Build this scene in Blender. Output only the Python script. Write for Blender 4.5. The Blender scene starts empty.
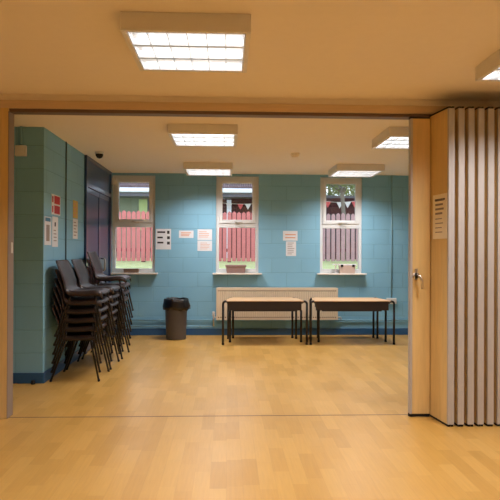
import bpy, math, random
from mathutils import Vector, Matrix
random.seed(7)
S = bpy.context.scene
C = S.collection

# ------------------------------------------------------------------ camera
FPX, YAW, PITCH, ROLL, CAMZ = 570.27, 0.03963, 0.00388, 0.00402, 1.234
cam = bpy.data.objects.new('camera', bpy.data.cameras.new('camera')); C.objects.link(cam)
fwd = Vector((math.sin(YAW)*math.cos(PITCH), math.cos(YAW)*math.cos(PITCH), math.sin(PITCH)))
right0 = Vector((math.cos(YAW), -math.sin(YAW), 0)); up0 = right0.cross(fwd)
right = right0*math.cos(ROLL) + up0*math.sin(ROLL); up = up0*math.cos(ROLL) - right0*math.sin(ROLL)
m = Matrix((right, up, -fwd)).transposed().to_4x4(); m.translation = (0, 0, CAMZ)
cam.matrix_world = m
cam.data.sensor_fit = 'HORIZONTAL'; cam.data.sensor_width = 36; cam.data.lens = 36*FPX/500
cam.data.clip_start = 0.05; cam.data.clip_end = 200
S.camera = cam

# ------------------------------------------------------------------ world, exposure
w = bpy.data.worlds.new('overcast_sky'); S.world = w; w.use_nodes = True
wn = w.node_tree.nodes; wl = w.node_tree.links
bg = wn['Background']; bg.inputs['Strength'].default_value = 3.1
tcw = wn.new('ShaderNodeTexCoord'); sp = wn.new('ShaderNodeSeparateXYZ'); rp = wn.new('ShaderNodeValToRGB')
wl.new(tcw.outputs['Generated'], sp.inputs[0]); wl.new(sp.outputs['Z'], rp.inputs[0]); wl.new(rp.outputs[0], bg.inputs['Color'])
rp.color_ramp.elements[0].color = (0.80, 0.86, 0.95, 1); rp.color_ramp.elements[1].color = (0.62, 0.76, 1.0, 1)
S.view_settings.view_transform = 'Standard'; S.view_settings.look = 'None'
S.view_settings.exposure = 0.0; S.view_settings.gamma = 1; S.view_settings.use_curve_mapping = False

LAMP_W = 21.5                      # watts of one ceiling luminaire
LAMP_COL = (1.0, 0.975, 0.99)
LAMP_SPREAD = math.radians(138)

# ------------------------------------------------------------------ helpers
def lin(c):
    return tuple(((v/255)/12.92 if v/255 <= .04045 else ((v/255+.055)/1.055)**2.4) for v in c) + (1,)

def mat(name, rgb, rough=.6, metal=0, var=.06, scale=18, spec=.5, bump=0, bscale=120, coat=0, emit=None, es=0):
    M = bpy.data.materials.new(name); M.use_nodes = True
    n = M.node_tree.nodes; l = M.node_tree.links; b = n['Principled BSDF']
    tc = n.new('ShaderNodeTexCoord'); nz = n.new('ShaderNodeTexNoise'); nz.inputs['Scale'].default_value = scale
    nz.inputs['Detail'].default_value = 3
    l.new(tc.outputs['Object'], nz.inputs['Vector'])
    mx = n.new('ShaderNodeMix'); mx.data_type = 'RGBA'
    c = lin(rgb)
    mx.inputs[6].default_value = tuple(v*(1-var) for v in c[:3])+(1,)
    mx.inputs[7].default_value = tuple(min(1, v*(1+var)) for v in c[:3])+(1,)
    l.new(nz.outputs['Fac'], mx.inputs[0]); l.new(mx.outputs[2], b.inputs['Base Color'])
    b.inputs['Roughness'].default_value = rough; b.inputs['Metallic'].default_value = metal
    b.inputs['Specular IOR Level'].default_value = spec; b.inputs['Coat Weight'].default_value = coat
    b.inputs['Coat Roughness'].default_value = .06
    if emit: b.inputs['Emission Color'].default_value = emit+(1,); b.inputs['Emission Strength'].default_value = es
    if bump:
        n2 = n.new('ShaderNodeTexNoise'); n2.inputs['Scale'].default_value = bscale
        bp = n.new('ShaderNodeBump'); bp.inputs['Strength'].default_value = bump; bp.inputs['Distance'].default_value = .01
        l.new(tc.outputs['Object'], n2.inputs['Vector']); l.new(n2.outputs['Fac'], bp.inputs['Height']); l.new(bp.outputs[0], b.inputs['Normal'])
    return M

def block_mat(name, rgb, axis):
    """painted blockwork; axis = the horizontal world axis the wall runs along"""
    M = mat(name, rgb, rough=.62, var=.05, scale=3, spec=.35)
    n = M.node_tree.nodes; l = M.node_tree.links; b = n['Principled BSDF']
    g = n.new('ShaderNodeNewGeometry'); s = n.new('ShaderNodeSeparateXYZ'); cb = n.new('ShaderNodeCombineXYZ')
    l.new(g.outputs['Position'], s.inputs[0]); l.new(s.outputs[axis], cb.inputs['X'])
    ad = n.new('ShaderNodeMath'); ad.operation = 'ADD'; ad.inputs[1].default_value = -.064
    l.new(s.outputs['Z'], ad.inputs[0]); l.new(ad.outputs[0], cb.inputs['Y'])
    br = n.new('ShaderNodeTexBrick'); l.new(cb.outputs[0], br.inputs['Vector'])
    br.inputs['Scale'].default_value = 1; br.inputs['Brick Width'].default_value = .44; br.inputs['Row Height'].default_value = .216
    br.inputs['Mortar Size'].default_value = .0055; br.inputs['Mortar Smooth'].default_value = .6
    br.offset = .5; br.inputs['Color1'].default_value = (1, 1, 1, 1); br.inputs['Color2'].default_value = (.97, .97, .97, 1); br.inputs['Mortar'].default_value = (.84, .84, .84, 1)
    old = b.inputs['Base Color'].links[0].from_socket
    mu = n.new('ShaderNodeMix'); mu.data_type = 'RGBA'; mu.blend_type = 'MULTIPLY'; mu.inputs[0].default_value = 1
    l.new(old, mu.inputs[6]); l.new(br.outputs['Color'], mu.inputs[7]); l.new(mu.outputs[2], b.inputs['Base Color'])
    nz = n.new('ShaderNodeTexNoise'); nz.inputs['Scale'].default_value = 90; l.new(g.outputs['Position'], nz.inputs['Vector'])
    m1 = n.new('ShaderNodeMath'); m1.operation = 'MULTIPLY_ADD'; m1.inputs[1].default_value = -1.0
    m2 = n.new('ShaderNodeMath'); m2.operation = 'MULTIPLY'; m2.inputs[1].default_value = .12
    l.new(nz.outputs['Fac'], m2.inputs[0]); l.new(br.outputs['Fac'], m1.inputs[0]); l.new(m2.outputs[0], m1.inputs[2])
    bp = n.new('ShaderNodeBump'); bp.inputs['Strength'].default_value = .6; bp.inputs['Distance'].default_value = .005
    l.new(m1.outputs[0], bp.inputs['Height']); l.new(bp.outputs[0], b.inputs['Normal'])
    return M

def floor_mat():
    """beech-look strips laid along y, staggered blocks"""
    M = bpy.data.materials.new('beech_strip_vinyl'); M.use_nodes = True
    n = M.node_tree.nodes; l = M.node_tree.links; b = n['Principled BSDF']
    g = n.new('ShaderNodeNewGeometry'); s = n.new('ShaderNodeSeparateXYZ'); l.new(g.outputs['Position'], s.inputs[0])
    def mth(op, a, bb=None, cc=None):
        q = n.new('ShaderNodeMath'); q.operation = op
        for i, v in enumerate((a, bb, cc)):
            if v is None: continue
            if isinstance(v, (int, float)): q.inputs[i].default_value = v
            else: l.new(v, q.inputs[i])
        return q.outputs[0]
    u = mth('DIVIDE', s.outputs['X'], .088); col = mth('FLOOR', u)
    wn1 = n.new('ShaderNodeTexWhiteNoise'); wn1.noise_dimensions = '1D'; l.new(col, wn1.inputs['W'])
    v = mth('ADD', mth('DIVIDE', s.outputs['Y'], .38), mth('MULTIPLY', wn1.outputs['Value'], 7.0)); row = mth('FLOOR', v)
    cb = n.new('ShaderNodeCombineXYZ'); l.new(col, cb.inputs[0]); l.new(row, cb.inputs[1])
    wn2 = n.new('ShaderNodeTexWhiteNoise'); wn2.noise_dimensions = '2D'; l.new(cb.outputs[0], wn2.inputs['Vector'])
    rmp = n.new('ShaderNodeValToRGB'); e = rmp.color_ramp.elements
    e[0].position = 0; e[0].color = lin(FL[0]); e[1].position = 1; e[1].color = lin(FL[2])
    e2 = e.new(.5); e2.color = lin(FL[1])
    l.new(wn2.outputs['Value'], rmp.inputs[0])
    # grain
    mp = n.new('ShaderNodeMapping'); mp.inputs['Scale'].default_value = (60, 4, 1)
    l.new(g.outputs['Position'], mp.inputs['Vector'])
    gz = n.new('ShaderNodeTexNoise'); gz.inputs['Scale'].default_value = 1.2; gz.inputs['Detail'].default_value = 4; l.new(mp.outputs[0], gz.inputs['Vector'])
    gr = n.new('ShaderNodeMapRange'); gr.inputs[3].default_value = .88; gr.inputs[4].default_value = 1.1; l.new(gz.outputs['Fac'], gr.inputs[0])
    # seams
    fu = mth('FRACT', u); fv = mth('FRACT', v)
    du = mth('MINIMUM', fu, mth('SUBTRACT', 1.0, fu)); dv = mth('MULTIPLY', mth('MINIMUM', fv, mth('SUBTRACT', 1.0, fv)), 4.7)
    dd = mth('MINIMUM', du, dv)
    sm = n.new('ShaderNodeMapRange'); sm.inputs[1].default_value = 0; sm.inputs[2].default_value = .03; sm.inputs[3].default_value = .92; sm.inputs[4].default_value = 1; l.new(dd, sm.inputs[0])
    k = mth('MULTIPLY', gr.outputs[0], sm.outputs[0])
    sc = n.new('ShaderNodeVectorMath'); sc.operation = 'SCALE'; l.new(rmp.outputs[0], sc.inputs[0]); l.new(k, sc.inputs['Scale'])
    l.new(sc.outputs[0], b.inputs['Base Color'])
    nr = n.new('ShaderNodeTexNoise'); nr.inputs['Scale'].default_value = 2.5; l.new(g.outputs['Position'], nr.inputs['Vector'])
    rr = n.new('ShaderNodeMapRange'); rr.inputs[3].default_value = .26; rr.inputs[4].default_value = .42; l.new(nr.outputs['Fac'], rr.inputs[0]); l.new(rr.outputs[0], b.inputs['Roughness'])
    b.inputs['Specular IOR Level'].default_value = .5
    return M

def wood_mat(name, rgb, rough=.45, sc=(14, 14, 1.2), var=.16):
    M = mat(name, rgb, rough=rough)
    n = M.node_tree.nodes; l = M.node_tree.links; b = n['Principled BSDF']
    tc = n.new('ShaderNodeTexCoord'); mp = n.new('ShaderNodeMapping'); mp.inputs['Scale'].default_value = sc
    l.new(tc.outputs['Object'], mp.inputs['Vector'])
    nz = n.new('ShaderNodeTexNoise'); nz.inputs['Scale'].default_value = 3; nz.inputs['Detail'].default_value = 5; nz.inputs['Distortion'].default_value = .6
    l.new(mp.outputs[0], nz.inputs['Vector'])
    mx = n.new('ShaderNodeMix'); mx.data_type = 'RGBA'; c = lin(rgb)
    mx.inputs[6].default_value = tuple(v*(1-var) for v in c[:3])+(1,); mx.inputs[7].default_value = tuple(min(1, v*(1+var)) for v in c[:3])+(1,)
    l.new(nz.outputs['Fac'], mx.inputs[0]); l.new(mx.outputs[2], b.inputs['Base Color'])
    return M

def glass_mat(name='window_glass'):
    M = bpy.data.materials.new(name); M.use_nodes = True
    n = M.node_tree.nodes; l = M.node_tree.links; n.remove(n['Principled BSDF'])
    t = n.new('ShaderNodeBsdfTransparent'); gl = n.new('ShaderNodeBsdfGlossy'); gl.inputs['Roughness'].default_value = .02
    t.inputs['Color'].default_value = (.95, .97, .97, 1)
    fr = n.new('ShaderNodeFresnel'); fr.inputs['IOR'].default_value = 1.5; mx = n.new('ShaderNodeMixShader')
    l.new(fr.outputs[0], mx.inputs[0]); l.new(t.outputs[0], mx.inputs[1]); l.new(gl.outputs[0], mx.inputs[2])
    l.new(mx.outputs[0], n['Material Output'].inputs['Surface'])
    return M

class MB:
    def __init__(s): s.v = []; s.f = []; s.sm = []
    def quad(s, *p):
        i = len(s.v); s.v += [tuple(q) for q in p]; s.f.append(tuple(range(i, i+len(p)))); s.sm.append(False); return s
    def box(s, x0, x1, y0, y1, z0, z1, M=None):
        i = len(s.v)
        P = [(x, y, z) for z in (z0, z1) for y in (y0, y1) for x in (x0, x1)]
        if M is not None: P = [tuple(M @ Vector(p)) for p in P]
        s.v += P
        for q in ((0, 2, 3, 1), (4, 5, 7, 6), (0, 1, 5, 4), (2, 6, 7, 3), (0, 4, 6, 2), (1, 3, 7, 5)):
            s.f.append(tuple(i+k for k in q)); s.sm.append(False)
        return s
    def prism(s, pts, z0, z1):           # polygon in xy (ccw), extruded in z
        i = len(s.v); k = len(pts)
        s.v += [(x, y, z0) for x, y in pts] + [(x, y, z1) for x, y in pts]
        s.f.append(tuple(i+j for j in reversed(range(k)))); s.sm.append(False)
        s.f.append(tuple(i+k+j for j in range(k))); s.sm.append(False)
        for j in range(k):
            a = (j+1) % k; s.f.append((i+j, i+a, i+k+a, i+k+j)); s.sm.append(False)
        return s
    def tube(s, pts, r, n=8, cap=True):
        pts = [Vector(p) for p in pts]; rs = r if isinstance(r, (list, tuple)) else [r]*len(pts)
        i0 = len(s.v); ref = None
        for k, p in enumerate(pts):
            a = pts[min(k+1, len(pts)-1)] - pts[max(k-1, 0)]; a.normalize()
            if ref is None: ref = Vector((0, 0, 1)) if abs(a.z) < .9 else Vector((1, 0, 0))
            u = (ref - a*ref.dot(a)).normalized(); ref = u; vv = a.cross(u)
            for j in range(n):
                t = 2*math.pi*j/n; q = p + (u*math.cos(t) + vv*math.sin(t))*rs[k]; s.v.append(tuple(q))
        for k in range(len(pts)-1):
            for j in range(n):
                a = i0+k*n+j; b = i0+k*n+(j+1) % n; s.f.append((a, b, b+n, a+n)); s.sm.append(True)
        if cap:
            s.f.append(tuple(i0+j for j in reversed(range(n)))); s.sm.append(False)
            e = i0+(len(pts)-1)*n; s.f.append(tuple(e+j for j in range(n))); s.sm.append(False)
        return s
    def lathe(s, prof, cx=0, cy=0, n=28, fn=None):
        i0 = len(s.v)
        for k, (r, z) in enumerate(prof):
            for j in range(n):
                t = 2*math.pi*j/n; rr, zz = (r, z) if fn is None else fn(k, t, r, z)
                s.v.append((cx+rr*math.cos(t), cy+rr*math.sin(t), zz))
        for k in range(len(prof)-1):
            for j in range(n):
                a = i0+k*n+j; b = i0+k*n+(j+1) % n; s.f.append((a, b, b+n, a+n)); s.sm.append(True)
        return s
    def build(s, name, M, parent=None, bevel=0, loc=None, solid=0):
        me = bpy.data.meshes.new(name); vs = s.v
        if loc is not None and parent is None: vs = [(x-loc[0], y-loc[1], z-loc[2]) for x, y, z in vs]
        if parent is not None and loc is None:
            q = parent
            off = Vector((0, 0, 0))
            while q is not None: off += q.location; q = q.parent
            vs = [(x-off.x, y-off.y, z-off.z) for x, y, z in vs]
        me.from_pydata(vs, [], s.f); me.update()
        me.polygons.foreach_set('use_smooth', s.sm)
        me.materials.append(M)
        o = bpy.data.objects.new(name, me); C.objects.link(o)
        if parent is not None: o.parent = parent
        elif loc is not None: o.location = loc
        if solid:
            q = o.modifiers.new('solid', 'SOLIDIFY'); q.thickness = solid; q.offset = 0
        if bevel:
            q = o.modifiers.new('bevel', 'BEVEL'); q.width = bevel; q.segments = 2; q.limit_method = 'ANGLE'
        return o

def tag(o, label=None, cat=None, group=None, kind=None):
    for k, v in (('label', label), ('category', cat), ('group', group), ('kind', kind)):
        if v: o[k] = v
    return o
def empty(name, loc, label=None, cat=None, group=None, kind=None):
    o = bpy.data.objects.new(name, None); C.objects.link(o); o.location = loc; o.empty_display_size = .1
    return tag(o, label, cat, group, kind)
def copy_tree(o, parent=None):
    c = o.copy(); C.objects.link(c)
    if parent is not None: c.parent = parent
    for ch in list(o.children): copy_tree(ch, c)
    return c
def arc(cx, cz, r, a0, a1, n=5):
    return [(cx+r*math.cos(math.radians(a0+(a1-a0)*k/n)), cz+r*math.sin(math.radians(a0+(a1-a0)*k/n))) for k in range(n+1)]

# ------------------------------------------------------------------ dimensions
H = 2.40; YB = 8.498; YP = 4.29; XL = -1.724; YR = 5.42
XFR = 3.45; XFL = -3.0; XN = 3.3; YN = -1.8

# ------------------------------------------------------------------ materials
FL = ((183, 139, 67), (192, 147, 74), (199, 155, 82))
M_floor = floor_mat()
BLUE = (132, 184, 210)
M_wx = block_mat('painted_blockwork_back', BLUE, 'X'); M_wy = block_mat('painted_blockwork_side', BLUE, 'Y')
M_ceil = mat('ceiling_paint', (246, 234, 218), rough=.9, var=.02, spec=.1, bump=.05)
M_near = mat('cream_wall_paint', (225, 205, 170), rough=.8, var=.03)
M_skirt = mat('blue_gloss_skirting', (38, 86, 130), rough=.35, var=.08)
M_pipe = mat('blue_painted_pipe', (132, 176, 196), rough=.4, var=.04)
M_dpipe = mat('dark_teal_cable_cover', (62, 94, 108), rough=.5)
M_dblue = mat('dark_blue_gloss_joinery', (34, 60, 100), rough=.28, var=.08, coat=.4)
M_dpane = mat('dark_door_glass', (40, 74, 112), rough=.32, var=.04, spec=.3)
M_upvc = mat('white_window_frame', (220, 222, 222), rough=.4, var=.03)
M_sill = mat('white_gloss_sill', (232, 226, 216), rough=.3, var=.03)
M_glass = glass_mat()
M_beech = wood_mat('beech_laminate', (220, 188, 126)); M_beechd = wood_mat('beech_header', (216, 190, 156), sc=(1.2, 14, 14))
M_alu = mat('satin_aluminium_edge', (186, 181, 176), rough=.5, metal=.2, var=.04)
M_jst = mat('dull_aluminium_strip', (146, 130, 118), rough=.55, metal=.2)
M_track = mat('bronze_track', (120, 98, 84), rough=.5, metal=.3)
M_blk = mat('black_rubber', (20, 16, 15), rough=.7)
M_dark = mat('dark_enamelled_tube', (24, 20, 20), rough=.38, var=.1)
M_shell = mat('dark_brown_polypropylene', (46, 33, 30), rough=.40, var=.10, spec=.5, bump=.05, bscale=300)
M_top = wood_mat('beech_table_top', (204, 168, 126), sc=(1.2, 14, 14)); M_apron = mat('dark_brown_underframe', (44, 32, 28), rough=.6)
M_rad = mat('cream_radiator_enamel', (222, 204, 176), rough=.35, var=.02)
M_slot = mat('radiator_grille_dark', (120, 96, 74), rough=.7)
M_bin = mat('grey_brown_bin_plastic', (84, 78, 76), rough=.5, var=.08); M_bag = mat('black_bin_liner', (22, 19, 20), rough=.28, var=.15, bump=.35, bscale=40)
M_hous = mat('cream_lamp_housing', (232, 228, 224), rough=.55, var=.03)
M_refl = mat('lamp_reflector', (190, 190, 192), rough=.3, metal=.3, emit=(1, .92, .8), es=.10)  # faint emission stands in for tube light falling on the reflector
M_louv = mat('lamp_louvre', (206, 206, 208), rough=.25, metal=.7, emit=(1, .95, .85), es=.12)  # blades glow a little by emission, in place of light from the tubes
M_tube = mat('lit_fluorescent_tube', (255, 245, 225), emit=(1, .99, .98), es=5.0)
M_paper = mat('white_paper', (222, 224, 228), rough=.8, var=.03); M_paperw = mat('cream_paper', (246, 236, 216), rough=.8, var=.03)
M_ink = mat('black_print', (48, 44, 48), rough=.8); M_grey = mat('grey_print', (150, 138, 134), rough=.8); M_org = mat('orange_print', (214, 150, 112), rough=.8)
M_red = mat('red_print', (186, 30, 36), rough=.6); M_yel = mat('yellow_print', (206, 172, 60), rough=.6); M_bprint = mat('blue_print', (60, 120, 160), rough=.6)
M_chrome = mat('satin_chrome', (214, 208, 200), rough=.36, metal=1, var=.03)
M_plast = mat('white_plastic', (216, 214, 210), rough=.45, var=.03); M_brownp = mat('taupe_planter_plastic', (156, 128, 124), rough=.6, var=.06)
M_card = mat('pale_brown_box_plastic', (206, 184, 172), rough=.6, var=.06); M_lid = mat('translucent_white_lid', (222, 218, 222), rough=.35, var=.03)
M_soil = mat('dark_soil', (40, 30, 24), rough=.95, var=.3, bump=.6, bscale=60)
M_grass = mat('garden_grass', (176, 180, 122), rough=.9, var=.35, scale=5, bump=.8, bscale=40)
M_fence = mat('red_stained_picket', (206, 118, 114), rough=.8, var=.16, scale=8); M_fence2 = mat('weathered_grey_red_picket', (176, 138, 138), rough=.85, var=.22, scale=9)
M_fenced = mat('dark_stained_rail', (96, 42, 46), rough=.8, var=.15)

# ------------------------------------------------------------------ structure
def struct(name, mb, M, bevel=0):
    return tag(mb.build(name, M, bevel=bevel), kind='structure')

struct('floor', MB().box(-3.5, 3.7, YN-.2, YB+.25, -.1, 0), M_floor)
struct('ceiling', MB().box(-3.5, 3.7, YN-.2, YB+.25, H, H+.1), M_ceil)

CW = [(-1.39, .318), (.147, .318), (1.705, .318)]
Z0, Z1 = .925, 2.367
xs = [XFL-.2] + [v for c, hw in CW for v in (c-hw, c+hw)] + [XFR+.2]
wb = MB()
for i in range(0, len(xs), 2): wb.box(xs[i], xs[i+1], YB, YB+.25, 0, H)
for c, hw in CW: wb.box(c-hw, c+hw, YB, YB+.25, 0, Z0-.012); wb.box(c-hw, c+hw, YB, YB+.25, Z1, H)
struct('wall_back', wb, M_wx)
struct('wall_left', MB().box(XL-.2, XL, YR, YB, 0, H), M_wy)
struct('wall_return', MB().box(XFL, XL-.2, YR, YR+.2, 0, H), M_wx)
struct('wall_right', MB().box(XFR, XFR+.2, YP+.05, YB, 0, H), M_wy)
struct('wall_alcove', MB().box(XFL-.2, XFL, YP+.05, YR+.2, 0, H), M_wy)
struct('wall_near_left', MB().box(-XN-.2, -XN, YN, YP+.05, 0, H), M_near)
struct('wall_near_right', MB().box(XN, XN+.2, YN, YP+.05, 0, H), M_near)
struct('wall_behind_camera', MB().box(-XN-.2, XN+.2, YN-.2, YN, 0, H), M_near)
struct('wall_partition_left', MB().box(-XN, -1.86, YP-.02, YP+.10, 0, 2.353), M_near)
struct('wall_partition_right', MB().box(2.55, XN, YP-.02, YP+.10, 0, 2.353), M_near)
# blue skirtings
sk = MB().box(XL+.001, 1.0, YB-.016, YB, 0, .098).box(1.0, XFR, YB-.016, YB, 0, .098)
struct('baseboard_back', sk, M_skirt, .003)
struct('baseboard_left', MB().box(XL, XL+.016, YR-.016, 6.93, 0, .098), M_skirt, .003)
struct('baseboard_return', MB().box(XFL, XL, YR-.016, YR, 0, .098), M_skirt, .003)
# beam, header, track, jamb, floor joint
struct('trim_1', MB().box(-XN, XN, YP, YP+.12, 2.353, H), M_ceil)
struct('trim_2', MB().box(-1.86, 2.55, YP-.012, YP+.10, 2.293, 2.353), M_beechd, .003)
struct('trim_3', MB().box(-1.62, 2.55, YP, YP+.085, 2.268, 2.293), M_track, .002)
jr = empty('trim_4', (-1.72, YP, 0), kind='structure')
MB().box(-1.86, -1.620, YP-.02, YP+.10, 0, 2.293).build('jamb_board', M_beech, jr, .003)
MB().box(-1.620, -1.614, YP-.021, YP+.09, 0, 2.268).build('jamb_edge_strip', M_jst, jr, .003)
MB().box(-1.614, -1.609, YP+.03, YP+.06, 1.22, 1.30).build('latch_keep', M_plast, jr, .002)
struct('trim_5', MB().box(-1.614, 2.55, YP+.008, YP+.018, 0, .0015), M_track)
struct('trim_6', MB().tube([(XL+.012, 6.13, .098), (XL+.008, 6.13, H)], .007), M_dpipe)      # dark upright at the wall joint

# windows
WINF = []
for i, (c, hw) in enumerate(CW):
    r = empty('window_%d' % (i+1), (c, YB+.05, Z0), kind='structure')
    yf0, yf1 = YB+.035, YB+.095
    x0, x1 = c-hw, c+hw
    f = MB()
    f.box(x0, x0+.045, yf0, yf1, Z0, Z1).box(x1-.045, x1, yf0, yf1, Z0, Z1).box(x0+.045, x1-.045, yf0, yf1, Z1-.05, Z1)
    f.box(x0+.045, x1-.045, yf0, yf1, Z0, Z0+.06).box(x0+.045, x1-.045, yf0, yf1, 1.60, 1.665)
    f.build('window_frame', M_upvc, r, .004)
    a, b, z0, z1 = x0+.045, x1-.045, 1.665, Z1-.05
    k = MB(); y0, y1 = YB+.02, YB+.08
    k.box(a, a+.05, y0, y1, z0, z1).box(b-.05, b, y0, y1, z0, z1).box(a+.05, b-.05, y0, y1, z1-.052, z1).box(a+.05, b-.05, y0, y1, z0, z0+.052)
    ca = k.build('casement', M_upvc, r, .005)
    h_ = MB().box(c-.035, c+.015, y0-.012, y0, 1.672, 1.69).tube([(c-.02, y0-.012, 1.68), (c-.02, y0-.03, 1.68), (c+.02, y0-.034, 1.676), (c+.085, y0-.03, 1.668)], .007)
    h_.build('window_handle', M_chrome, ca)
    MB().box(a+.05, b-.05, YB+.05, YB+.056, z0+.052, z1-.052).build('upper_pane', M_glass, ca)
    MB().box(x0+.045, x1-.045, YB+.06, YB+.066, Z0+.06, 1.60).build('lower_pane', M_glass, r)
    MB().box(c-.365, c+.365, YB-.105, YB, Z0-.022, Z0).box(x0+.001, x1-.001, YB, YB+.034, Z0-.022, Z0).build('window_sill', M_sill, r, .005)

# glazed blue doors in the left wall
d = empty('door_1', (XL, 7.65, 0), kind='structure')
f = MB().box(XL, XL+.03, 6.93, 7.01, 0, H-.002).box(XL, XL+.03, 8.34, 8.42, 0, H-.002).box(XL, XL+.028, 7.01, 8.34, 2.02, 2.075).box(XL, XL+.028, 7.01, 8.34, H-.045, H-.002)
f.build('door_frame', M_dblue, d, .003)
MB().box(XL+.002, XL+.012, 7.01, 8.34, 2.075, H-.045).build('fanlight', M_dpane, d)
for a, b, hy in ((7.015, 7.672, 7.60), (7.678, 8.335, 7.78)):
    lf = MB().box(XL, XL+.018, a, a+.03, .01, 2.015).box(XL, XL+.018, b-.03, b, .01, 2.015).box(XL, XL+.018, a+.03, b-.03, .01, .22).box(XL, XL+.018, a+.03, b-.03, 1.95, 2.015)
    lo = lf.build('door_leaf', M_dblue, d, .003)
    MB().box(XL+.002, XL+.01, a+.03, b-.03, .22, 1.95).build('door_pane', M_dpane, lo)
    if hy > 7.7:
        MB().tube([(XL+.018, hy, .98), (XL+.06, hy, .98), (XL+.07, hy, .995), (XL+.07, hy, 1.125), (XL+.06, hy, 1.14), (XL+.018, hy, 1.14)], .011).build('door_handle', M_chrome, lo)

# ------------------------------------------------------------------ ceiling luminaires
def luminaire(x, y, label, group='square louvred ceiling lights'):
    """x, y: near-left corner of the lit opening"""
    W = .585; e = .026; zt = H; zb = H-.090
    r = empty('ceiling_light', (x+W/2, y+W/2, H), label, 'ceiling light', group)
    h_ = MB()
    h_.box(x-e, x+W+e, y-e, y, zb, zt).box(x-e, x+W+e, y+W, y+W+e, zb, zt).box(x-e, x, y, y+W, zb, zt).box(x+W, x+W+e, y, y+W, zb, zt)
    h_.build('housing', M_hous, r, .003)
    MB().box(x, x+W, y, y+W, zb+.074, zb+.082).build('reflector', M_refl, r)
    for k in range(3):
        yc = y+W*(k+.5)/3
        MB().tube([(x+.01, yc, zb+.056), (x+W-.01, yc, zb+.056)], .013, 10).build('lamp_tube', M_tube, r)
    lv = MB()
    for k in range(1, 3):
        yc = y+W*k/3; lv.prism([(0, 0)]*0 or [(x, yc-.012), (x+W, yc-.012), (x+W, yc+.012), (x, yc+.012)], zb+.004, zb+.046)
    for k in (0, 3):
        yc = y+W*k/3+(.004 if k == 0 else -.004); lv.box(x, x+W, yc-.004, yc+.004, zb+.002, zb+.05)
    for k in range(7):
        xc = x+W*k/6+(.003 if k == 0 else -.003 if k == 6 else 0); lv.box(xc-.002, xc+.002, y+.008, y+W-.008, zb+.006, zb+.044)
    lv.build('louvre', M_louv, r)
    L = bpy.data.lights.new('lamp_light', 'AREA'); L.shape = 'SQUARE'; L.size = W-.03; L.energy = LAMP_W; L.color = LAMP_COL; L.spread = LAMP_SPREAD
    lo = bpy.data.objects.new('lamp_light', L); C.objects.link(lo); lo.parent = r; lo.location = (0, 0, zb-.003-H)
    return r
luminaire(-.50, 2.81, 'large cream square ceiling light nearest the camera, left, in front of the track')
luminaire(1.573, 2.90, 'cream ceiling light cut off by the right edge, above the folded partition')
luminaire(-.522, 5.225, 'cream ceiling light just beyond the track, nearer of the two in the left row')
luminaire(-.548, 7.45, 'far cream ceiling light on the left, in front of the middle window')
luminaire(1.515, 5.24, 'cream ceiling light beyond the track partly hidden by the partition leading panel')
luminaire(1.455, 7.45, 'far cream ceiling light in front of the right-hand window')
luminaire(-.477, .45, 'unseen cream ceiling light added over the camera, left row of the near room')  # out of view, added to light the partition faces towards the camera
luminaire(1.497, .45, 'unseen cream ceiling light added over the camera, right row of the near room')  # second of the added pair, also out of view

# ceiling fittings
r = empty('dome_camera', (-1.50, 6.73, H), 'small dark dome camera on the far ceiling above the stacked chairs', 'camera')
MB().lathe([(0, H), (.05, H), (.05, H-.022), (.044, H-.026)], -1.50, 6.73).build('mounting_ring', M_plast, r)
MB().lathe([(.044, H-.024), (.042, H-.045), (.030, H-.066), (.012, H-.076), (0, H-.078)], -1.50, 6.73).build('dome', M_blk, r)
r = empty('smoke_detector', (.792, 6.69, H), 'small white round smoke detector on the far ceiling', 'smoke detector')
MB().lathe([(0, H), (.052, H), (.054, H-.018), (.046, H-.022)], .792, 6.69).build('detector_base', M_ceil, r)
MB().lathe([(.042, H-.02), (.042, H-.036), (.034, H-.046), (0, H-.048)], .792, 6.69).build('detector_head', M_ceil, r)

# ------------------------------------------------------------------ folding partition
fp = empty('folding_partition', (1.9, YP-.1, 0), 'tall beech-faced folding partition, folded back at the right of the opening', 'folding partition')
zb, zt = .018, 2.264
def leaf(p, q, t, z0, z1, capf=True, cap0=.018):
    """a leaf from front point p to back point q, thickness t; returns the panel object"""
    p = Vector(p); q = Vector(q); dr = (q-p).normalized(); nn = Vector((dr.y, -dr.x))*t/2
    def poly(a, b, g=0): return [tuple(a-nn*(1-g)), tuple(a+nn*(1-g)), tuple(b+nn*(1-g)), tuple(b-nn*(1-g))]
    a = p+dr*cap0; b = q-dr*.012
    pn = MB().prism(poly(a, b), z0, z1).build('panel', M_beech, fp)
    MB().prism(poly(p, a), z0, z1).build('edge_strip', M_alu, pn)
    MB().prism(poly(b, q), z0, z1).build('edge_strip', M_alu, pn)
    MB().prism(poly(p+dr*.006, q, .25), z1, z1+.014).build('top_seal', M_blk, pn)
    MB().prism(poly(p+dr*.006, q, .25), .002, z0).build('bottom_seal', M_blk, pn)
    return pn
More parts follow.
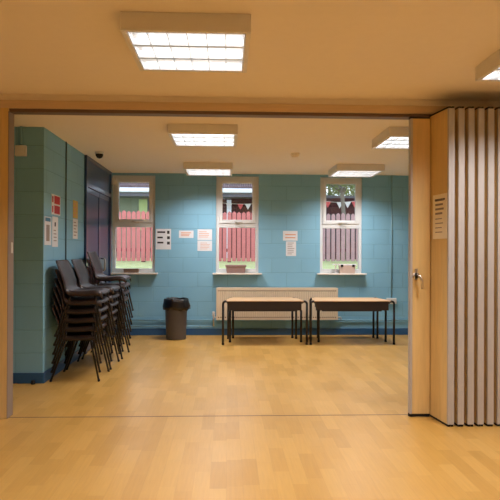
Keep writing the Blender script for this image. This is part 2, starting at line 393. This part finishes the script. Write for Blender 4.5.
# leading panel, facing the camera
lp = MB().box(1.392, 1.526, 4.238, 4.280, .024, 2.246).build('leading_panel', M_beech, fp, .002)
MB().box(1.374, 1.391, 4.232, 4.286, .024, 2.246).build('edge_strip', M_alu, lp, .003)
MB().box(1.372, 1.524, 4.245, 4.275, .002, .024).build('bottom_seal', M_blk, lp)
MB().box(1.372, 1.524, 4.245, 4.275, 2.246, 2.262).build('top_seal', M_blk, lp)
hd = MB().lathe([(0, 0), (.026, 0), (.026, .006), (.02, .010), (0, .010)], 0, 0, 20)
hd.v = [(1.418+x, 4.238-z, 1.062+y) for x, y, z in hd.v]
hd.box(1.408, 1.430, 4.228, 4.238, 1.03, 1.115)
hd.tube([(1.424, 4.236, 1.068), (1.424, 4.198, 1.068), (1.432, 4.188, 1.06), (1.445, 4.186, 1.03), (1.449, 4.186, .965)], [.010, .010, .011, .010, .009])
hd.build('lever_handle', M_chrome, lp)
X0 = 1.566; PT = .0715; TH = .0218
yA, yB = 3.985, 4.275
for k in range(11):
    xf = X0+k*PT                                            # front pair: two leaf ends side by side
    back_l = xf+TH/2-.0135 if k else 1.5385
    leaf((xf+TH/2, yA), (back_l, yB), TH*.995, zb, zt)
    leaf((xf+TH*1.5+.0005, yA), (xf+TH*1.5+.0135, yB), TH*.995, zb, zt)

def sheet(name, label, cat, center, u, v, wdt, hgt, nrm, M, marks, group=None):
    """flat sheet; u = across, v = up, nrm = towards the viewer; marks = [(name, mat, [(u0,v0,u1,v1) in 0..1])]"""
    c = Vector(center); u = Vector(u).normalized(); v = Vector(v).normalized(); nrm = Vector(nrm).normalized()
    def slab(mb, a0, b0, a1, b1, t0, t1):
        P = [c+u*(a-.5)*wdt+v*(b-.5)*hgt+nrm*t for t in (t0, t1) for a, b in ((a0, b0), (a1, b0), (a1, b1), (a0, b1))]
        i = len(mb.v); mb.v += [tuple(p) for p in P]
        for q in ((0, 3, 2, 1), (4, 5, 6, 7), (0, 1, 5, 4), (1, 2, 6, 5), (2, 3, 7, 6), (3, 0, 4, 7)): mb.f.append(tuple(i+z for z in q)); mb.sm.append(False)
    m0 = MB(); slab(m0, 0, 0, 1, 1, .0005, .0022)
    o = m0.build(name, M, None, loc=tuple(c)); tag(o, label, cat, group)
    for nm, mm, rc in marks:
        mb = MB()
        if len(rc) <= 4:
            for q in rc: m1 = MB(); slab(m1, *q, .0022, .0028); m1.build(nm, mm, o)
            continue
        for q in rc: slab(mb, *q, .0022, .0028)
        mb.build(nm, mm, o)
    return o
def lines(n, v0=.12, v1=.88, u0=.12, u1=.88, th=.35, seed=1):
    rg = random.Random(seed); out = []
    for k in range(n):
        v = v0+(v1-v0)*(k+.5)/n; h_ = (v1-v0)/n*th/2
        out.append((u0, v-h_, u0+(u1-u0)*rg.uniform(.6, 1), v+h_))
    return out

# notice on the folded leaf
p0 = Vector((1.5385-TH/2, yB)); p1 = Vector((X0+.001, yA)); dr = (p1-p0).normalized(); nl = Vector((dr.y, -dr.x))
if nl.x > 0: nl = -nl
pc = p0+dr*.175+nl*.001
sheet('notice', 'printed paper notice taped to the second panel of the folding partition', 'notice', (pc.x-.001, pc.y, 1.50), (dr.x, dr.y, 0), (0, 0, 1), .205, .325, (nl.x, nl.y, 0), M_paperw,
      [('printed_text', M_grey, lines(4, .52, .92, .18, .9, .45, 3)+lines(4, .1, .5, .18, .9, .2, 4)), ('heading', M_ink, [(.15, .86, .85, .90)])])

# ------------------------------------------------------------------ left wall papers and box
sheet('safety_poster', 'red and white safety poster with two red panels, on the left wall', 'poster', (XL, 5.80, 1.70), (0, 1, 0), (0, 0, 1), .29, .20, (1, 0, 0), M_paper,
      [('red_panel', M_red, [(.30, .55, .95, .95), (.30, .06, .95, .47)]), ('printed_symbol', M_paper, [])][:1] + [('side_text', M_red, [(.06, .6, .2, .9), (.06, .1, .2, .42)])])
sheet('framed_certificate', 'white sheet with a grey printed block and blue top, low left of the red poster', 'notice', (XL, 5.545, 1.43), (0, 1, 0), (0, 0, 1), .20, .27, (1, 0, 0), M_paper,
      [('printed_block', M_grey, [(.25, .14, .75, .72)]), ('blue_heading', M_bprint, [(.1, .84, .9, .97)])])
sheet('wall_notice', 'plain white notice with faint lines directly below the red poster', 'notice', (XL, 5.775, 1.43), (0, 1, 0), (0, 0, 1), .19, .30, (1, 0, 0), M_paper,
      [('printed_text', M_grey, lines(4, .15, .6, .25, .8, .3, 6)), ('printed_logo', M_ink, [(.4, .68, .6, .82)])])
sheet('yellow_poster', 'narrow yellow poster on the left wall beside the blue door', 'poster', (XL, 6.535, 1.71), (0, 1, 0), (0, 0, 1), .20, .20, (1, 0, 0), M_yel,
      [('printed_text', M_org, lines(4, .1, .9, .15, .85, .3, 7))])
sheet('white_poster', 'white sheet fixed under the yellow poster beside the blue door', 'poster', (XL, 6.535, 1.49), (0, 1, 0), (0, 0, 1), .20, .225, (1, 0, 0), M_paper,
      [('printed_text', M_grey, lines(5, .1, .9, .15, .85, .3, 8))])
r = empty('junction_box', (-1.93, YR, 2.17), 'small cream square junction box with a conduit up to the ceiling, left of the opening', 'junction box')
MB().box(-1.982, -1.878, YR-.035, YR, 2.122, 2.222).build('box_body', M_plast, r, .006)
MB().box(-1.962, -1.898, YR-.039, YR-.035, 2.142, 2.202).build('cover_plate', M_plast, r, .002)
MB().tube([(-1.930, YR-.013, 2.222), (-1.930, YR-.013, H)], .012).build('conduit', M_pipe, r)
r = empty('door_stop', (-1.80, 5.39, 0), 'tiny black rubber door stop on the floor by the skirting', 'door stop')
MB().lathe([(0, 0), (.02, 0), (.018, .03), (.012, .036), (0, .036)], -1.80, 5.383, 14).build('rubber_pad', M_blk, r)

# ------------------------------------------------------------------ back wall papers
def wallpaper(name, label, cat, x0, z0, x1, z1, M, marks, g=None):
    return sheet(name, label, cat, ((x0+x1)/2, YB, (z0+z1)/2), (1, 0, 0), (0, 0, 1), x1-x0, z1-z0, (0, -1, 0), M, marks, g)
wallpaper('notice', 'white notice with three bold black lines and dark round symbols', 'notice', -1.06, 1.27, -.836, 1.575, M_paper,
          [('printed_text', M_ink, [(.1, .80, .62, .88), (.1, .54, .46, .62), (.1, .29, .5, .37)]), ('printed_symbol', M_ink, [(.74, .76, .9, .91), (.74, .5, .92, .64), (.74, .24, .92, .38)])])
wallpaper('notice', 'small landscape notice with orange text, alone between the left and middle windows', 'notice', -.719, 1.442, -.504, 1.552, M_paper, [('printed_text', M_org, lines(3, .2, .8, .14, .86, .5, 11))])
wallpaper('notice', 'upper pale sheet of the pair beside the middle window', 'notice', -.445, 1.412, -.229, 1.572, M_paper, [('printed_text', M_org, lines(4, .2, .85, .1, .9, .3, 12))])
wallpaper('notice', 'lower pale sheet of the pair beside the middle window', 'notice', -.445, 1.25, -.229, 1.402, M_paper, [('printed_text', M_org, lines(5, .12, .85, .2, .9, .25, 13))])
wallpaper('notice', 'landscape sheet with two orange lines, right of the middle window', 'notice', .83, 1.41, 1.048, 1.555, M_paper, [('printed_text', M_org, [(.15, .56, .88, .66), (.15, .25, .85, .35)])])
wallpaper('notice', 'narrow portrait sheet under the orange-lined sheet, right of the middle window', 'notice', .875, 1.18, 1.026, 1.398, M_paper, [('printed_text', M_grey, lines(7, .08, .95, .15, .85, .3, 14))])

# conduit and socket, pipes
struct('trim_7', MB().tube([(2.468, YB-.012, .55), (2.468, YB-.012, H)], .009), M_pipe)
r = empty('wall_socket', (2.465, YB, .51), 'cream double socket on the back wall at the right end of the tables', 'wall socket')
MB().box(2.39, 2.54, YB-.035, YB, .465, .553).build('back_box', M_plast, r, .004)
MB().box(2.394, 2.536, YB-.041, YB-.035, .469, .549).build('face_plate', M_plast, r, .002)
for q in (2.415, 2.498): MB().box(q, q+.017, YB-.045, YB-.041, .522, .54).build('switch', M_plast, r)
hp = empty('heating_pipes', (-.4, YB-.02, .22), 'two blue painted heating pipes running along the back wall above the skirting', 'pipe')
MB().tube([(XL+.1, YB-.022, .226), (XFR, YB-.022, .226)], .0095).build('upper_pipe', M_pipe, hp)
MB().tube([(XL+.1, YB-.022, .135), (-.22, YB-.022, .135)], .0095).build('lower_pipe', M_pipe, hp)
for x in (-1.0, -.4): MB().box(x-.012, x+.012, YB-.036, YB, .12, .15).build('pipe_clip', M_pipe, hp)
for x in (-1.0, .5, 2.2, 3.0): MB().box(x-.012, x+.012, YB-.036, YB, .212, .24).build('pipe_clip', M_pipe, hp)

# ------------------------------------------------------------------ radiator
rd = empty('radiator', (.74, YB-.08, .23), 'long cream panel radiator under the middle window behind the tables', 'radiator')
rx0, rx1, rz0, rz1 = -.160, 1.642, .235, .705; yf = YB-.088
b = MB(); n = 54; P = []
for k in range(n*4+1):
    x = rx0+.02+(rx1-rx0-.04)*k/(n*4); ph = k % 4; P.append((x, yf-(.004 if ph in (1, 2) else 0)))
for k in range(len(P)-1):
    (xa, ya), (xb, yb_) = P[k], P[k+1]; b.quad((xa, ya, rz0+.035), (xb, yb_, rz0+.035), (xb, yb_, rz1-.035), (xa, ya, rz1-.035))
b.box(rx0+.015, rx1-.015, yf+.001, YB-.03, rz0+.02, rz1-.02)
b.box(rx0, rx0+.02, yf-.006, YB-.03, rz0, rz1).box(rx1-.02, rx1, yf-.006, YB-.03, rz0, rz1)
b.box(rx0+.02, rx1-.02, yf-.004, yf+.002, rz1-.035, rz1).box(rx0+.02, rx1-.02, yf-.004, yf+.002, rz0, rz0+.035)
b.build('front_panel', M_rad, rd)
g_ = MB().box(rx0+.02, rx1-.02, yf-.002, YB-.03, rz1, rz1+.006)
g_.build('top_grille', M_rad, rd)
for zs in (rz1-.048, rz0+.03):
  s_ = MB()
  for k in range(n):
    x = rx0+.02+(rx1-rx0-.04)*(k+.5)/n
    s_.box(x-.008, x+.008, yf-.0048, yf-.004, zs, zs+.016)
  s_.build('pressed_slots', M_slot, rd)
for x in (rx0+.3, rx1-.3): MB().box(x-.02, x+.02, YB-.032, YB, rz0+.05, rz1-.05).build('wall_bracket', M_rad, rd)
va = MB().tube([(rx0, YB-.06, .27), (-.20, YB-.06, .27)], .010).tube([(-.20, YB-.06, .14), (-.20, YB-.06, .30)], .010)
va.build('valve', M_chrome, rd)
MB().lathe([(0, .285), (.016, .285), (.02, .30), (.02, .345), (.016, .355), (0, .355)], -.20, YB-.06, 16).build('valve_knob', M_plast, rd)
MB().tube([(rx1, YB-.06, .27), (1.69, YB-.06, .27), (1.70, YB-.055, .255), (1.70, YB-.022, .226)], .009).build('valve', M_chrome, rd)

# ------------------------------------------------------------------ tables (two at each place, the lower nested under the upper)
def table(x0, x1, y0, y1, xi0, xi1, zt, label, r=.0155, ah=.120, topz=.012):
    """legs: near pair at x0/x1,y0; far pair at xi0/xi1,y1"""
    cx = (x0+x1)/2
    t = empty('school_table', (cx, (y0+y1)/2, 0), label, 'table', 'low beech-topped tables by the radiator')
    zr = zt-r+.006
    ov = .006
    MB().prism([(x0+.03, y0-.012), (x1-.03, y0-.012), (xi1-.02, y1+.03), (xi0+.02, y1+.03)], zt-topz, zt).build('table_top', M_top, t, .004)
    for (a, b, y) in ((x0, x1, y0), (xi0, xi1, y1)):
        for q, sg, a0 in ((a, 1, 180), (b, -1, 0)):
            lg = MB().tube([(q, y, .012), (q, y, zr-.035)] + [(p[0], y, p[1]) for p in arc(q+sg*.035, zr-.035, .035, a0, 90)] + [(q+sg*.06, y+.004, zr-.006)], r).build('leg', M_dark, t)
            MB().lathe([(0, 0), (r+.002, 0), (r+.002, .02), (r, .024)], q, y, 12).build('foot_cap', M_blk, lg)
    MB().box(x0+.07, x1-.07, y0+.012, y0+.026, zt-topz-ah, zt-topz-.001).build('apron', M_apron, t)
    MB().box(xi0+.06, xi1-.06, y1-.032, y1-.02, zt-topz-ah, zt-topz-.001).build('apron', M_apron, t)
    MB().tube([(x0+.06, y0+.02, zt-topz-.02), (xi0+.04, y1-.03, zt-topz-.02)], r*.8).build('side_rail', M_dark, t)
    MB().tube([(x1-.06, y0+.02, zt-topz-.02), (xi1-.04, y1-.03, zt-topz-.02)], r*.8).build('side_rail', M_dark, t)
    return t
table(-.054, 1.066, 7.60, 8.12, .016, .985, .588, 'upper beech-topped low table of the left pair, in front of the radiator')
table(.040, 1.018, 7.82, 8.19, .085, .94, .463, 'low table nested underneath the left beech-topped table', ah=.03)
table(1.120, 2.246, 7.60, 8.12, 1.19, 2.16, .588, 'upper beech-topped low table of the right pair, nearest the wall socket')
table(1.262, 2.195, 7.82, 8.19, 1.31, 2.12, .463, 'low table nested underneath the right beech-topped table', ah=.03)

# ------------------------------------------------------------------ bin
bx, by = -.722, 8.13
r = empty('waste_bin', (bx, by, 0), 'round grey-brown waste bin with a black liner between the left and middle windows', 'bin')
MB().lathe([(0, .003), (.125, .003), (.135, .0), (.140, .02), (.158, .50), (.166, .545), (.160, .55), (.150, .54), (.13, .03), (0, .03)], bx, by, 40).build('bin_body', M_bin, r)
rg = random.Random(3); A = [rg.uniform(0, 6.28) for _ in range(6)]
def crumple(k, t, rr, z):
    wv = sum(math.sin(t*(3+2*j)+A[j])*(.35 if j > 2 else .5) for j in range(6))
    flare = max(0, math.cos(t+math.pi*0))*.022*(k in (0, 1)) + max(0, math.cos(t-math.pi))*.012*(k in (0, 1))
    return rr+wv*(.004 if k < 3 else .002)+flare, z+wv*(.016 if k < 1 else .004)
MB().lathe([(.176, .425), (.178, .47), (.177, .53), (.172, .568), (.162, .575), (.150, .565), (.14, .45), (.10, .38), (0, .36)], bx, by, 60, crumple).build('bin_liner', M_bag, r, solid=.002)

# ------------------------------------------------------------------ sill objects
r = empty('planter_trough', (.125, YB-.055, Z0), 'taupe plastic trough planter standing on the middle window sill', 'planter')
def trough(mb, x0, x1, y0, y1, z0, z1, tp):
    i = len(mb.v)
    mb.v += [(x0+tp, y0+tp*.5, z0), (x1-tp, y0+tp*.5, z0), (x1-tp, y1-tp*.5, z0), (x0+tp, y1-tp*.5, z0), (x0, y0, z1), (x1, y0, z1), (x1, y1, z1), (x0, y1, z1),
             (x0+.012, y0+.012, z1), (x1-.012, y0+.012, z1), (x1-.012, y1-.012, z1), (x0+.012, y1-.012, z1)]
    for q in ((3, 2, 1, 0), (0, 1, 5, 4), (1, 2, 6, 5), (2, 3, 7, 6), (3, 0, 4, 7), (4, 5, 9, 8), (5, 6, 10, 9), (6, 7, 11, 10), (7, 4, 8, 11)): mb.f.append(tuple(i+k for k in q)); mb.sm.append(False)
    return mb
trough(MB(), -.020, .272, YB-.105, YB+.01, Z0, 1.025, .014).build('trough', M_brownp, r, .002)
MB().box(-.030, .282, YB-.112, YB-.100, 1.02, 1.046).box(-.030, .282, YB+.005, YB+.015, 1.02, 1.046).box(-.030, -.018, YB-.1, YB+.005, 1.02, 1.046).box(.270, .282, YB-.1, YB+.005, 1.02, 1.046).build('rim', M_brownp, r, .003)
MB().box(-.016, .268, YB-.098, YB+.003, 1.0, 1.018).build('soil', M_soil, r)
r = empty('storage_box', (1.785, YB-.05, Z0), 'pale brown box with white lid and two dark clips on the right window sill', 'box')
trough(MB(), 1.668, 1.902, YB-.102, YB+.01, Z0, 1.04, .008).build('box_body', M_card, r, .003)
MB().box(1.655, 1.915, YB-.104, YB+.014, 1.04, 1.062).build('lid', M_lid, r, .005)
MB().box(1.682, 1.718, YB-.112, YB-.103, 1.022, 1.056).build('clip', M_blk, r, .002)
MB().box(1.852, 1.888, YB-.112, YB-.103, 1.022, 1.056).build('clip', M_blk, r, .002)
r = empty('white_stand', (1.62, YB-.03, Z0), 'small white plastic stand left of the lidded box on the right window sill', 'stand')
MB().box(1.575, 1.648, YB-.08, YB, 1.052, 1.064).build('shelf', M_lid, r, .003)
MB().box(1.608, 1.622, YB-.05, YB-.036, Z0, 1.052).build('post', M_lid, r)
MB().box(1.590, 1.640, YB-.07, YB-.01, Z0, Z0+.008).build('base', M_lid, r)
r = empty('sill_tray', (-1.41, YB-.05, Z0), 'low brown-grey tray lying on the left window sill', 'tray')
trough(MB(), -1.52, -1.30, YB-.09, YB+.01, Z0, .985, .010).build('tray_body', mat('grey_brown_tray', (128, 106, 92), rough=.6), r, .002)
MB().box(-1.505, -1.315, YB-.076, YB-.004, .955, .972).build('tray_contents', M_soil, r)
r = empty('window_sensor', (-1.685, YB, 2.27), 'small white alarm sensor at the top left of the left window', 'sensor')
MB().box(-1.706, -1.664, YB-.028, YB+.034, 2.222, 2.325).build('sensor_body', M_plast, r, .005)

# ------------------------------------------------------------------ chairs
def make_chair():
    c = empty('stacking_chair', (0, 0, 0), 'x', 'chair')
    prof = [(.432, .392), (.426, .408), (.408, .420), (.37, .426), (.30, .421), (.22, .416), (.16, .420), (.122, .436), (.098, .468), (.080, .52), (.062, .58), (.042, .64), (.022, .70), (.010, .728), (.003, .742)]
    hw = [.180, .196, .206, .210, .210, .210, .208, .210, .214, .216, .218, .219, .216, .205, .178]
    cols = [-1.0, -.97, -.93, -.7, -.4, 0, .4, .7, .93, .97, 1.0]; nv = len(cols)-1; mb = MB()
    for (x, z), hh in zip([(-.032+a*1.074, b if b < .5 else .5+(b-.5)*.92) for a, b in prof], hw):
        for s in cols:
            back = min(1, max(0, (z-.44)/.08)); fl = {1.0: 1.0, .97: .45}.get(abs(s), 0)
            dz = (1-back)*(.012*s*s - .046*fl); dx = back*(.034*s*s - .016*fl)
            mb.v.append((x+dx, hh*s, z+dz))
    for k in range(len(prof)-1):
        for j in range(nv):
            a = k*(nv+1)+j; mb.f.append((a, a+1, a+nv+2, a+nv+1)); mb.sm.append(True)
    o = mb.build('seat_shell', M_shell, c, solid=.006)
    R = .0102
    for s in (-1, 1):
        rear = [(0, s*.222, .006), (.124, s*.196, .36), (.134, s*.193, .384)]
        front = [(.452, s*.222, .006), (.372, s*.196, .36), (.366, s*.193, .384)]
        for pts, cap in ((rear, [(-.002, s*.2225, 0), (.004, s*.221, .02)]), (front, [(.4535, s*.2225, 0), (.449, s*.221, .02)])):
            lg = MB().tube(pts, R).build('leg', M_dark, c)
            MB().tube(cap, R+.002).build('foot_cap', M_blk, lg)
        MB().tube([(.134, s*.193, .384), (.142, s*.191, .398), (.16, s*.19, .402), (.34, s*.19, .402), (.358, s*.191, .398), (.366, s*.193, .384)], R).build('seat_rail', M_dark, c)
    MB().tube([(.18, -.19, .398), (.18, .19, .398)], R*.8).tube([(.33, -.19, .398), (.33, .19, .398)], R*.8).build('cross_bar', M_dark, c)
    return c
proto = make_chair()
used = False
place = [('front', 6, -1.667, 5.70), ('middle', 6, -1.667, 6.245), ('far', 7, -1.655, 6.83)]
ordn = ['bottom chair', 'second chair up', 'third chair up', 'fourth chair up', 'fifth chair up', 'sixth chair up', 'seventh chair up']
desc = {'front': 'stack nearest the camera', 'middle': 'middle stack of the three', 'far': 'far stack beside the blue door'}
for nm, cnt, cx, cy in place:
    for k in range(cnt):
        o = proto if not used else copy_tree(proto); used = True
        o.location = (cx+.008*k, cy, .085*k)
        o['label'] = 'dark brown plastic chair, ' + (ordn[k] if k < cnt-1 else 'topmost') + ' of the ' + desc[nm]
        o['group'] = 'stacked chairs in the %s stack' % nm

# ------------------------------------------------------------------ outside
gz = MB()
prof = [(8.75, .80), (10.2, .90), (12.0, 1.02), (14.0, 1.06), (24.0, 1.2)]
for a, b in zip(prof, prof[1:]): gz.quad((-9, a[0], a[1]), (9, a[0], a[1]), (9, b[0], b[1]), (-9, b[0], b[1]))
g0 = gz.build('lawn', M_grass); tag(g0, 'bright green lawn outside the windows in front of the picket fences', 'grass', kind='stuff')
def fence(xa, xb, y, z0, z1, M, label, pitch=.1, wd=.082):
    r = empty('picket_fence', ((xa+xb)/2, y, z0), label, 'fence')
    pk = MB(); n = int((xb-xa)/pitch); rg = random.Random(int(xa*10)+50)
    for k in range(n):
        x = xa+k*pitch; t = z1+rg.uniform(-.012, .012)
        pk.box(x, x+wd, y-.009, y+.009, z0+.02, t-.035); i = len(pk.v)
        pk.v += [(x, y-.009, t-.035), (x+wd, y-.009, t-.035), (x+wd/2, y-.009, t), (x, y+.009, t-.035), (x+wd, y+.009, t-.035), (x+wd/2, y+.009, t)]
        for q in ((0, 1, 2), (4, 3, 5), (1, 4, 5, 2), (3, 0, 2, 5)): pk.f.append(tuple(i+v for v in q)); pk.sm.append(False)
    pk.build('picket_panel', M, r)
    for z in (z0+.22, z1-.25): MB().box(xa, xb, y+.01, y+.05, z, z+.07).build('fence_rail', M_fenced, r)
    x = xa
    while x < xb: MB().box(x, x+.08, y+.012, y+.09, z0-.1, z1-.06).build('fence_post', M_fenced, r); x += 1.8
    return r
fence(-3.6, 1.35, 12.0, 1.02, 2.09, M_fence, 'red picket fence seen through the left and middle windows')
fence(1.36, 4.6, 12.0, 1.03, 2.07, M_fence2, 'weathered grey-red picket fence seen through the right window', .105, .078)
# neighbouring bungalow with tiled roof
M_tile = mat('pale_roof_tile', (112, 94, 94), rough=.95, var=.3, scale=6, spec=.1); M_gutter = mat('white_gutter', (226, 230, 238), rough=.5)
M_soff = mat('grey_fascia', (104, 102, 112), rough=.7); M_gwall = mat('green_rendered_wall', (116, 124, 104), rough=.8, var=.1); M_rwall = mat('dark_red_timber_wall', (66, 26, 30), rough=.8, var=.2)
M_lgreen = mat('pale_green_curtain', (168, 184, 126), rough=.7); M_darkg = mat('dark_window_opening', (28, 30, 34), rough=.3)
bl = empty('bungalow', (-1.2, 15.0, 1.1), 'bungalow beyond the fence with pale tiled roof, white gutter and green wall', 'building')
MB().box(-7, -1.05, 15.2, 17.5, 1.05, 2.72).build('green_wall', M_gwall, bl)
MB().box(-1.05, 1.9, 15.2, 17.5, 1.05, 2.72).build('red_timber_wall', M_rwall, bl)
tl = MB(); nx, ny = 150, 9
tl.quad((-7, 14.7, 2.86), (1.9, 14.7, 2.86), (1.9, 17.6, 4.0), (-7, 17.6, 4.0))
for j in range(ny):
    for i in range(nx):
        x = -7+8.9*i/nx; y = 14.68+.3*j; z = 2.88+.118*j
        w_ = 8.9/nx
        tl.tube([(x+w_/2, y, z), (x+w_/2, y+.34, z+.118+.01)], .030, 6)
tl.build('tiled_roof', M_tile, bl)
MB().box(-7, 1.9, 14.58, 14.70, 2.755, 2.865).build('gutter', M_gutter, bl, .02)
MB().box(-7, 1.9, 14.70, 14.74, 2.66, 2.86).box(-7, 1.9, 14.74, 15.2, 2.66, 2.70).build('fascia', M_soff, bl)
wv = MB().box(-2.34, -2.12, 15.17, 15.2, 1.8, 2.62).build('window', M_lgreen, bl)
MB().box(-2.12, -1.60, 15.17, 15.2, 1.8, 2.62).build('window', M_darkg, bl)
MB().box(-.02, .10, 15.12, 15.2, 1.06, 2.62).build('post', M_gutter, bl)
MB().box(-.6, -.06, 15.15, 15.2, 1.4, 2.3).build('window', M_darkg, bl)
sh = empty('garden_shed', (3.2, 14.4, 1.05), 'low dark red shed beyond the fence outside the right window', 'shed')
MB().box(2.0, 4.6, 14.2, 15.6, 1.05, 2.60).build('shed_wall', M_rwall, sh)
MB().box(1.95, 4.65, 14.16, 15.7, 2.60, 2.66).build('shed_roof', M_soff, sh)
MB().box(2.25, 2.75, 14.17, 14.2, 1.5, 2.2).build('shed_window', M_darkg, sh)
MB().box(3.0, 3.5, 14.17, 14.2, 1.5, 2.2).build('shed_window', M_darkg, sh)

M_cord = mat('bunting_cord', (220, 214, 206), rough=.8); M_pw = mat('white_pennant_cloth', (228, 224, 228), rough=.8); M_pp = mat('pink_red_pennant_cloth', (214, 92, 96), rough=.8)
def bunting(xs_, y, zf, cols, label, wd=.165, ht=.155):
    r = empty('bunting', (sum(xs_)/len(xs_), y, zf(xs_[0])), label, 'bunting')
    a, b = xs_[0]-.25, xs_[-1]+.25
    MB().tube([(a+(b-a)*k/16, y+(.06 if k in (0, 16) else 0), zf(a+(b-a)*k/16)) for k in range(17)], .006, 5).build('cord', M_cord, r)
    for x, cc in zip(xs_, cols):
        z = zf(x); MB().quad((x-wd/2, y, z), (x+wd/2, y, z), (x, y+.01, z-ht)).build('pennant', M_pw if cc == 'w' else M_pp, r, solid=.003)
bunting([.04, .34, .54, .73], 15.10, lambda x: 2.51+.10*(x-.36)**2, 'wpww', 'white and pink triangular bunting seen through the middle window')
bunting([2.33, 2.50, 2.80, 3.0, 3.17], 14.14, lambda x: 2.49+.2*(x-2.78)**2, 'wpwwp', 'white and pink triangular bunting seen through the right window')

M_bark = mat('grey_bark', (122, 112, 100), rough=.9, var=.2); M_leafm = mat('mixed_green_leaf', (112, 122, 62), rough=.7, var=.35, scale=2)
def tree(x, y, z, hgt, rad, n, label, seed):
    rg = random.Random(seed); t = empty('garden_tree', (x, y, z), label, 'tree')
    tr = MB().tube([(x, y, z), (x+.02, y, z+hgt*.35), (x-.03, y, z+hgt*.6), (x+.02, y, z+hgt*.85)], [.065, .05, .04, .02])
    for k in range(7):
        a = rg.uniform(0, 6.28); h0 = hgt*rg.uniform(.5, .75)
        tr.tube([(x, y, z+h0), (x+math.cos(a)*rad*.4, y+math.sin(a)*rad*.4, z+h0+.3), (x+math.cos(a)*rad*.8, y+math.sin(a)*rad*.8, z+h0+.7)], [.025, .018, .008], 5)
    tr.build('trunk', M_bark, t)
    lf = MB()
    for k in range(n):
        while True:
            p = Vector((rg.uniform(-1, 1), rg.uniform(-1, 1), rg.uniform(-1, 1)))
            if p.length < 1: break
        q = Vector((x+p.x*rad, y+p.y*rad, z+hgt*(.84 if n < 2700 and y < 14 else .72)+p.z*hgt*(.28 if y < 14 else .36))); s = rg.uniform(.04, .085)
        u = Vector((rg.gauss(0, 1), rg.gauss(0, 1), rg.gauss(0, 1))).normalized(); v = u.orthogonal().normalized()
        lf.quad(q-u*s, q+v*s*.5, q+u*s, q-v*s*.5)
    lf.build('foliage', M_leafm, t)
tree(2.71, 13.3, 1.05, 2.9, 1.0, 2600, 'tree with a grey trunk outside the right window, in front of the shed', 4)
tree(4.3, 17.5, 1.1, 4.2, 1.5, 3600, 'leafy tree behind the dark red shed', 5)
tree(3.4, 18.9, 1.1, 4.2, 1.5, 5200, 'second leafy tree further behind the shed', 6)
